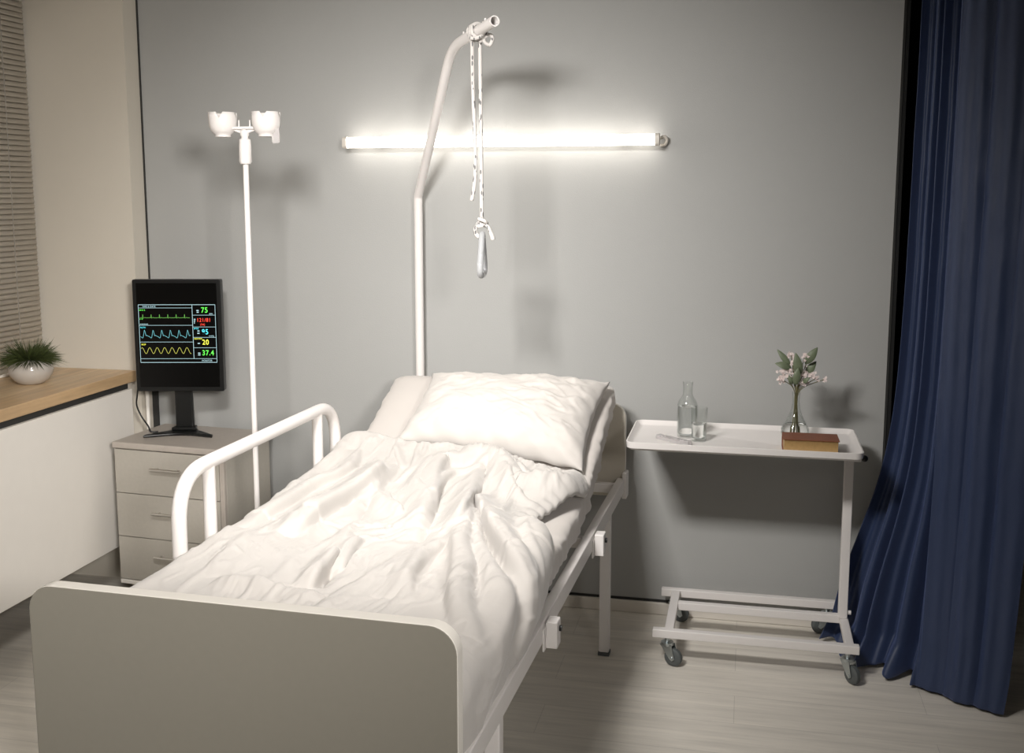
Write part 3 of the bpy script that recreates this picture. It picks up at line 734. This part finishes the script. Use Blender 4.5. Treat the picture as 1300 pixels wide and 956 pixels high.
def ple(t):
    u = (t*5.8+.1) % 1
    pts = [(0, .22), (.12, .18), (.30, .0), (.38, .05), (.5, .62), (.56, .98), (.62, .85), (.74, .25), (.82, .33), (1, .22)]
    for i in range(9):
        if pts[i][0] <= u <= pts[i+1][0]:
            s = (u-pts[i][0])/(pts[i+1][0]-pts[i][0]); return pts[i][1]*(1-s)+pts[i+1][1]*s
    return .2
curve('pulse_trace', ple, 240, M['e_cyan2'], .575, .033)
curve('breath_trace', lambda t: .5+.5*math.cos(t*6.7*2*math.pi-.9), 240, M['e_yellow2'], .845, .024)
def T(s, size, m, x, t, name='readout', al='LEFT', b=0): return text_mesh(s, size, m, name, sc, (x, yy, fz(t)), al, bold=b)
cxr = SPL+.050
T('75', .030, M['e_green'], .095, .135, b=.0003)
T('121/81', .0215, M['e_red'], .076, .295, b=0)
T('(94)', .012, M['e_red'], .090, .360)
T('95', .029, M['e_cyan'], .095, .510, b=.0003)
T('20', .029, M['e_yellow'], .095, .690, b=.0003)
T('37.4', .029, M['e_green'], .093, .875, b=.0003)
for s, size, m, x, t in (('ECG II', .009, M['e_green'], DX0+.003, .105), ('x1.0', .008, M['e_green'], DX0+.003, .255), ('PLETH', .008, M['e_cyan'], DX0+.004, .405),
                         ('RESP', .009, M['e_yellow'], DX0+.006, .70), ('BPM', .008, M['e_white'], DX1-.024, .170), ('SPO2', .009, M['e_cyan'], SPL+.004, .425),
                         ('mmHg', .008, M['e_white'], DX1-.028, .55), ('RESP/MIN', .008, M['e_yellow'], SPL+.004, .60), ('TIME & DATE', .0095, M['e_white'], DX0+.016, .045),
                         ('MONITOR', .0095, M['e_white'], DX1-.060, .983)):
    T(s, size, m, x, t, 'caption')
def mark(x0, x1, z0, z1): link_mesh('display_mark', B((x0, x1, yy, yy+.0005, z0, z1)), M['e_white'], sc)
for t, x in ((.095, .0), (.125, .001), (.45, .001), (.49, 0), (.665, 0), (.835, 0), (.865, 0)): mark(SPL+.017+x, SPL+.026, fz(t)-.003, fz(t)+.001)
for k in range(4): mark(SPL+.005, SPL+.012-k*.001, fz(.25+.022*k)-.0015, fz(.25+.022*k)+.0015)
for k in range(6): mark(DX0+.004+k*.0055, DX0+.0075+k*.0055, fz(.335)-.0016, fz(.335)+.0016)
bm = bmesh.new(); box(bm, -.034, .034, .006, .030, .02, .33)
for v in bm.verts:
    if v.co.z < .1: v.co.x *= 1.08; v.co.y += .012
link_mesh('neck', bm, M['black'], mo, bevel=.006)
bm = bmesh.new(); prism(bm, [(-.040, .055), (.040, .055), (.055, .02), (.135, -.065), (.138, -.085), (.05, -.048), (0, -.040), (-.05, -.048), (-.138, -.085), (-.135, -.065), (-.055, .02)], .001, .012)
prism(bm, [(-.042, .05), (.042, .05), (.05, .0), (-.05, .0)], .012, .026)
link_mesh('foot_stand', bm, M['black'], mo, bevel=.004)
bm = bmesh.new(); sweep(bm, smooth_path([(-.18, .03, .22), (-.192, .03, .15), (-.195, .03, .11), (-.178, .03, .065), (-.15, .02, .028), (-.135, .01, .006), (-.11, .02, .004)], 8), .0035, 8)
link_mesh('power_cable', bm, M['black'], mo, smooth=True)

# ------------------------------------------------------------------ potted grass plant
pl = thing('potted_plant', 'spiky green grass plant in a round white pot on the oak windowsill', 'plant', (-2.70, 3.60, .912))
bm = bmesh.new(); lathe(bm, [(0, .001), (.042, .001), (.048, .004), (.066, .018), (.080, .040), (.083, .058), (.077, .078), (.066, .092), (.056, .098), (.052, .097), (.060, .088), (.070, .070), (.070, .05), (0, .04)], 44)
link_mesh('pot', bm, M['pot'], pl, smooth=True)
bm = bmesh.new(); rnd = random.Random(3)
for k in range(1700):
    a = rnd.uniform(0, 2*math.pi); el = math.acos(rnd.uniform(.05, 1)) if rnd.random() < .75 else rnd.uniform(1.1, 1.7)
    L = rnd.uniform(.065, .112); r0 = rnd.uniform(0, .04)
    p = Vector((r0*math.cos(a), r0*math.sin(a), .092)); d = Vector((math.sin(el)*math.cos(a), math.sin(el)*math.sin(a), math.cos(el)))
    a2 = a+rnd.uniform(-.6, .6); d = (d+Vector((.25*math.cos(a2), .25*math.sin(a2), .1))).normalized()
    wv = d.cross(Vector((rnd.uniform(-1, 1), rnd.uniform(-1, 1), rnd.uniform(-.2, 1)))).normalized()*rnd.uniform(.0013, .0024)
    prev = None
    for j in range(5):
        t = j/4; q_ = p+d*L*t+Vector((0, 0, -.030*t*t*math.sin(el))); ww = wv*(1-t**2)*(1 if j else .6)
        if j == 4: cur = (bm.verts.new(q_),)
        else: cur = (bm.verts.new(q_-ww), bm.verts.new(q_+ww))
        if prev: bm.faces.new((prev[0], prev[1], cur[1], cur[0]) if len(cur) == 2 else (prev[0], prev[1], cur[0]))
        prev = cur
link_mesh('foliage', bm, M['leaf'], pl)

# ------------------------------------------------------------------ overbed table
tb = thing('overbed_table', 'white rolling overbed table with tray top standing beside the bed', 'table', (0, 3.75, 0), 0)
tz = .79
# tray with raised rim
bm = bmesh.new()
def ring_at(inset, z_, r): return [(x, y, z_) for x, y in rrect(-.388+inset, .390-inset, -.195+inset, .185-inset, max(.004, r-inset), 6)]
rings = [ring_at(.012, tz-.012, .03), ring_at(.002, tz-.004, .03), ring_at(0, tz+.016, .03), ring_at(.004, tz+.017, .03), ring_at(.016, tz+.003, .03), ring_at(.024, tz, .03)]
vr = [[bm.verts.new(p) for p in r] for r in rings]
for i in range(len(vr)-1):
    n_ = len(vr[i])
    for k in range(n_): bm.faces.new((vr[i][k], vr[i][(k+1) % n_], vr[i+1][(k+1) % n_], vr[i+1][k]))
bm.faces.new(vr[0][::-1]); bm.faces.new(vr[-1])
link_mesh('tray', bm, M['white_metal'], tb, smooth=True, angle=30)
bz = .115
def bar(name, *bx): return link_mesh(name, B(*bx), M['white_metal'], tb, bevel=.003)
FY, BY, MY = -.135, .262, .115
bar('front_bar', (-.288, .408, FY-.014, FY+.014, bz-.015, bz+.015))
bar('rear_bar', (-.288, .408, BY-.014, BY+.014, bz-.015, bz+.015))
bar('middle_bar', (-.215, .362, MY-.014, MY+.014, bz-.008, bz+.022))
bar('cross_bar', (-.248, -.216, FY+.014, BY-.014, bz-.012, bz+.012))
bar('cross_bar', (.362, .392, FY+.014, BY-.014, bz-.012, bz+.012))
bar('post', (.356, .388, MY-.016, MY+.016, bz+.012, tz-.011))
bar('tray_support', (.02, .388, .0, .03, tz-.032, tz-.012), (.02, .05, -.12, .14, tz-.024, tz-.012), (.356, .388, -.12, .14, tz-.03, tz-.012))
bm = bmesh.new()
cyl(bm, (.390, MY-.01, bz+.035), (.400, MY-.01, bz+.035), .008); cyl(bm, (.37, MY-.022, bz+.0), (.37, MY-.016, bz+.0), .010)
link_mesh('bolt', bm, M['white_metal'], tb, smooth=True, angle=40)
bm = bmesh.new(); cyl(bm, (.380, -.06, tz-.030), (.400, -.06, tz-.030), .005); bmesh.ops.create_icosphere(bm, subdivisions=2, radius=.012, matrix=Matrix.Translation((.404, -.06, tz-.031)))
link_mesh('adjust_knob', bm, M['black'], tb, smooth=True)
def caster(x, y, rot):
    m_ = Matrix.Translation((x, y, 0)) @ Matrix.Rotation(rot, 4, 'Z')
    bm = bmesh.new(); cyl(bm, (0, 0, .082), (0, 0, .101), .009); cyl(bm, (0, 0, .074), (0, 0, .084), .022)
    for s in (-1, 1):
        prism(bm, [(-.022, .078), (.022, .078), (.034, .03), (.024, .022), (.014, .03)], s*.015-.0015, s*.015+.0015, Matrix(((1, 0, 0, 0), (0, 0, 1, 0), (0, 1, 0, 0), (0, 0, 0, 1))))
    cyl(bm, (.024, -.019, .032), (.024, .019, .032), .005, n=10)
    bmesh.ops.transform(bm, matrix=m_, verts=bm.verts)
    f = link_mesh('caster', bm, M['zinc'], tb, smooth=True, angle=35)
    bm = bmesh.new(); prof = [(0, -.011), (.018, -.012), (.026, -.011), (.0315, -.007), (.032, 0), (.0315, .007), (.026, .011), (.018, .012), (0, .011)]
    lathe(bm, prof, 28); bmesh.ops.transform(bm, matrix=m_ @ Matrix.Translation((.024, 0, .0325)) @ Matrix.Rotation(math.pi/2, 4, 'X'), verts=bm.verts)
    wh = link_mesh('wheel', bm, M['rubber'], tb, smooth=True, angle=40); wh.parent = f
    return f
caster(-.236, FY, -.35); caster(.372, FY, -.9); caster(-.236, BY, -.2); caster(.33, BY, 3.3)

# ------------------------------------------------------------------ things on the tray
TY = 3.75
cf = thing('carafe', 'clear glass carafe half full of water behind the drinking glass', 'carafe', (-.192, 3.755, tz+.0005))
bm = bmesh.new()
lathe(bm, [(0, 0), (.030, 0), (.0345, .004), (.0355, .012), (.0355, .115), (.032, .128), (.022, .142), (.0170, .152), (.0165, .180), (.0185, .197),
           (.0175, .197), (.0150, .180), (.0150, .153), (.020, .141), (.0295, .127), (.0330, .114), (.0330, .014), (.0310, .008), (0, .007)], 40)
link_mesh('bottle', bm, M['glass'], cf, smooth=True)
bm = bmesh.new(); lathe(bm, [(0, .0085), (.0295, .0095), (.0322, .015), (.0322, .108), (0, .108)], 40); link_mesh('water', bm, M['water'], cf, smooth=True, angle=50)
gl = thing('drinking_glass', 'clear tumbler glass half full of water in front of the carafe', 'glass', (-.148, 3.700, tz+.0005))
bm = bmesh.new()
lathe(bm, [(0, 0), (.0245, 0), (.0255, .002), (.0285, .118), (.0272, .118), (.0243, .014), (.022, .010), (0, .010)], 40)
link_mesh('tumbler', bm, M['glass'], gl, smooth=True, angle=60)
bm = bmesh.new(); lathe(bm, [(0, .0112), (.0218, .0112), (.0236, .015), (.0254, .062), (0, .062)], 40); link_mesh('water', bm, M['water'], gl, smooth=True, angle=50)

po = thing('pill_organizer', 'clear plastic pill organizer strip lying at the left end of the white tray', 'pill box', (-.232, 3.665, tz+.0005), math.radians(-38))
bm = bmesh.new(); prism(bm, rrect(-.075, .075, -.013, .013, .006), 0, .011); link_mesh('box', bm, M['clear_plastic'], po, smooth=True, angle=30)
for k in range(7):
    bm = bmesh.new(); x = -.064+k*.0213; prism(bm, rrect(x-.0095, x+.0095, -.0115, .0115, .004), .0115, .0145); link_mesh('lid', bm, M['clear_plastic'], po, smooth=True, angle=30)

vs_ = thing('flower_vase', 'clear glass vase with round belly and slim neck behind the brown book', 'vase', (.178, 3.775, tz+.0005))
bm = bmesh.new()
lathe(bm, [(0, 0), (.026, 0), (.040, .010), (.0485, .028), (.048, .042), (.038, .062), (.024, .088), (.0150, .115), (.0120, .145), (.0145, .172),
           (.0128, .172), (.0103, .145), (.0132, .115), (.022, .088), (.036, .061), (.0460, .041), (.0465, .028), (.038, .012), (.026, .004), (0, .004)], 40)
link_mesh('vessel', bm, M['glass'], vs_, smooth=True)
bm = bmesh.new(); lathe(bm, [(0, .0055), (.025, .0055), (.037, .013), (.0452, .028), (.0447, .041), (.0355, .058), (0, .058)], 40); link_mesh('water', bm, M['water'], vs_, smooth=True, angle=50)

# bouquet
bq = thing('flower_bouquet', 'small bouquet of pale pink blossoms and green leaves in the glass vase', 'flowers', (.178, 3.775, tz+.010))
rnd = random.Random(11)
def leaf(base, tip, wid, nrm):
    bm = bmesh.new(); base, tip = Vector(base), Vector(tip); d = tip-base; sdv = d.cross(Vector(nrm)).normalized(); up_ = sdv.cross(d).normalized()
    prev = None; n_ = 9
    for j in range(n_+1):
        t = j/n_; c = base+d*t+up_*math.sin(t*math.pi)*.006; ww = wid*math.sin(math.pi*t**.85)**.85 if 0 < t < 1 else 0
        if ww < 1e-5: cur = [bm.verts.new(c)]
        else: cur = [bm.verts.new(c-sdv*ww+up_*ww*.3), bm.verts.new(c), bm.verts.new(c+sdv*ww+up_*ww*.3)]
        if prev:
            if len(prev) == 1 and len(cur) == 3: bm.faces.new((prev[0], cur[0], cur[1])); bm.faces.new((prev[0], cur[1], cur[2]))
            elif len(prev) == 3 and len(cur) == 3:
                bm.faces.new((prev[0], prev[1], cur[1], cur[0])); bm.faces.new((prev[1], prev[2], cur[2], cur[1]))
            elif len(prev) == 3: bm.faces.new((prev[0], prev[1], cur[0])); bm.faces.new((prev[1], prev[2], cur[0]))
        prev = cur
    o = link_mesh('leaf', bm, M['leaf2'], bq, smooth=True); s = o.modifiers.new('s', 'SOLIDIFY'); s.thickness = .0006
tips = {'a': (-.058, .01, .268), 'b': (-.062, -.01, .232), 'c': (.012, -.02, .262), 'd': (.085, .0, .288), 'e': (.080, .012, .232), 'f': (-.004, -.03, .222)}
leaf((-.020, .005, .225), (-.066, .01, .280), .010, (0, -1, .3)); leaf((-.018, -.005, .222), (-.072, -.01, .238), .012, (0, -1, .5))
leaf((.008, -.015, .200), (-.008, -.02, .276), .015, (0, -1, .1)); leaf((.024, 0, .236), (.062, 0, .292), .014, (0, -1, .2))
leaf((.028, .012, .200), (.060, .012, .246), .013, (0, -1, .4)); leaf((-.006, -.025, .172), (.002, -.03, .232), .012, (0, -1, 0))
leaf((.02, -.02, .18), (.04, -.03, .20), .008, (0, -1, .5)); leaf((-.015, -.015, .172), (-.028, -.02, .205), .008, (0, -1, .3))
heads = [(-.040, -.015, .205, 14, .020), (-.048, -.01, .188, 10, .014), (-.022, .0, .215, 9, .014), (-.020, .01, .262, 7, .012), (-.015, .0, .240, 6, .010), (.022, .0, .264, 6, .010),
         (.018, -.015, .205, 9, .013), (.010, .0, .228, 5, .010), (.046, -.01, .203, 8, .012), (.060, -.01, .195, 4, .007), (.088, -.005, .192, 4, .006), (.022, -.02, .182, 7, .012)]
for (hx, hy, hz, n_, rad) in heads:
    bm = bmesh.new()
    for k in range(n_*2):
        c = Vector((hx+rnd.gauss(0, rad*.5), hy+rnd.gauss(0, rad*.5), hz+rnd.gauss(0, rad*.45)))
        ax = Vector((rnd.uniform(-.6, .6), -1, rnd.uniform(-.2, .9))).normalized(); qq = ax.to_track_quat('Z', 'Y')
        for p_ in range(5):
            an = 2*math.pi*p_/5; r_ = rnd.uniform(.0028, .0042)
            vsx = [c+qq @ Vector((r_*1.5*f*math.cos(an+da), r_*1.5*f*math.sin(an+da), .0012*f)) for f, da in ((0, 0), (.7, -.45), (1, 0), (.7, .45))]
            bm.faces.new([bm.verts.new(v) for v in vsx])
    o = link_mesh('blossom', bm, M['petal'], bq); s = o.modifiers.new('s', 'SOLIDIFY'); s.thickness = .0005
bm = bmesh.new()
for (hx, hy, hz, n_, rad) in heads+[(-.03, .0, .235, 0, 0), (.03, 0, .245, 0, 0), (.03, .01, .21, 0, 0)]:
    ox, oy = rnd.uniform(-.005, .005), rnd.uniform(-.005, .005)
    sweep(bm, smooth_path([(ox*2.5, oy*2.5, .006), (ox, oy, .09), (ox*.9, oy*.9, .135), (hx*.25+ox*.6, hy*.25, .165), (hx, hy, hz)], 5), .0013, 6)
link_mesh('stem', bm, M['stem'], bq, smooth=True)
bq.scale = (1.06, 1.06, 1.10)

bk = thing('book', 'thick brown leather-bound book lying in front of the flower vase', 'book', (.222, 3.629, tz+.0005), math.radians(0.5))
bm = bmesh.new(); BW, BD, BH = .090, .055, .049
box(bm, -BW, BW, -BD, BD, .0, .0025); box(bm, -BW, BW, -BD, BD, BH-.0025, BH)
for k in range(10):   # rounded spine at the back
    a0 = math.pi*k/10; a1 = math.pi*(k+1)/10
    def sp(a, r): return (BD+.010*math.sin(a)*r/(BH/2), BH/2-r*math.cos(a))
    p = [sp(a0, BH/2), sp(a1, BH/2), sp(a1, BH/2-.0025), sp(a0, BH/2-.0025)]
    lo = [bm.verts.new((-BW, y, z)) for y, z in p]; hi = [bm.verts.new((BW, y, z)) for y, z in p]
    bm.faces.new(lo); bm.faces.new(hi[::-1])
    for i in range(4): bm.faces.new((lo[i], lo[(i+1) % 4], hi[(i+1) % 4], hi[i]))
link_mesh('cover', bm, M['book'], bk, bevel=.0008)
bm = bmesh.new(); n_ = 10; pr = [(BD-.002, .003), (-BD+.006, .003)]+[(-BD+.004+.005*math.sin(math.pi*k/n_), .003+(BH-.006)*k/n_) for k in range(n_+1)]+[(BD-.002, BH-.003)]
pr = [pr[0]]+pr[2:]
lo = [bm.verts.new((-BW+.004, y, z)) for y, z in pr]; hi = [bm.verts.new((BW-.004, y, z)) for y, z in pr]
bm.faces.new(lo); bm.faces.new(hi[::-1])
for i in range(len(pr)): bm.faces.new((lo[i], lo[(i+1) % len(pr)], hi[(i+1) % len(pr)], hi[i]))
link_mesh('pages', bm, M['pages'], bk, smooth=True, angle=40)['label'] = 'gilded page edges'

# ------------------------------------------------------------------ curtain
NC, NZ = 420, 150
top_path = [(.560, 3.93), (.590, 3.87), (.615, 3.80), (.645, 3.73), (.665, 3.66), (.72, 3.60), (.79, 3.55), (.87, 3.50), (.96, 3.44)]
bot_path = [(.335, 3.99), (.385, 3.86), (.440, 3.77), (.530, 3.71), (.630, 3.66), (.69, 3.61), (.745, 3.57), (.80, 3.535), (.865, 3.50)]
TP = smooth_path([(a_, b_, 0) for a_, b_ in top_path], 16); BP = smooth_path([(a_, b_, 0) for a_, b_ in bot_path], 16)
def ev(path, t):
    x = t*(len(path)-1); i = min(len(path)-2, int(x)); p = path[i].lerp(path[i+1], x-i)
    return Vector((p.x, p.y))
co = []
def sstep(a_, b_, x):
    x = max(0, min(1, (x-a_)/(b_-a_))); return x*x*(3-2*x)
for j in range(NZ+1):
    z_ = 2.66*(j/NZ)**1.15
    for i in range(NC+1):
        t = i/NC
        front = sstep(.47, .505, t)
        flare = 1/(1+math.exp((z_-.44)/.17))*.80+.20*math.exp(-z_/.9)
        keep = .30+.70*math.exp(-z_/1.4)
        bl_ = min(1, flare*(1-front)+keep*front)
        p = ev(TP, t)*(1-bl_)+ev(BP, t)*bl_
        nrm = Vector((-.50, -.86))
        tt = t+.010*vnoise(z_*1.1, t*3, 2)
        q = 2*math.pi*tt/.118
        back = .040*(math.sin(q+.8*math.sin(q*.5+1))+.25*math.sin(2*q))*(.7+.5*max(0, .8-z_))
        q2 = 2*math.pi*(tt-.48)/.175
        frt = .048+.019*(abs(math.sin(q2/2+.35*math.sin(z_*.8+t*4)))**.8)*(.8+.4*vnoise(t*6, z_*.5, 6))+.0025*math.sin(q2*2.3+z_)
        fold = back*(1-front)+frt*front
        fold += .012*vnoise(t*9, z_*3.5, 8)*math.exp(-z_/.5)*(1-front*.7)+.0025*vnoise(t*22, z_*9, 9)
        d = nrm*fold
        zz = z_
        if z_ < .12:
            pool = (.12-z_)/.12
            d = d+Vector((-.50, -.62))*(.055*pool*(1+.6*vnoise(t*12, 0, 4)))*(1-.75*front)
            zz = .012+z_*.9+.026*pool*(.5+.5*math.sin(t*60+3*vnoise(t*7, 1, 1)))*(1-pool*.5)*(1-front)
        co.append((p.x+d.x, p.y+d.y, zz))
me = bpy.data.meshes.new('curtain'); W_ = NC+1
me.from_pydata(co, [], [(j*W_+i, j*W_+i+1, (j+1)*W_+i+1, (j+1)*W_+i) for j in range(NZ) for i in range(NC)]); me.materials.append(M['curtain'])
for p in me.polygons: p.use_smooth = True
ct = bpy.data.objects.new('curtain', me); COL.objects.link(ct); tag(ct, 'long navy blue curtain pooling on the floor at the right of the table', 'curtain')
so = ct.modifiers.new('s', 'SOLIDIFY'); so.thickness = .003
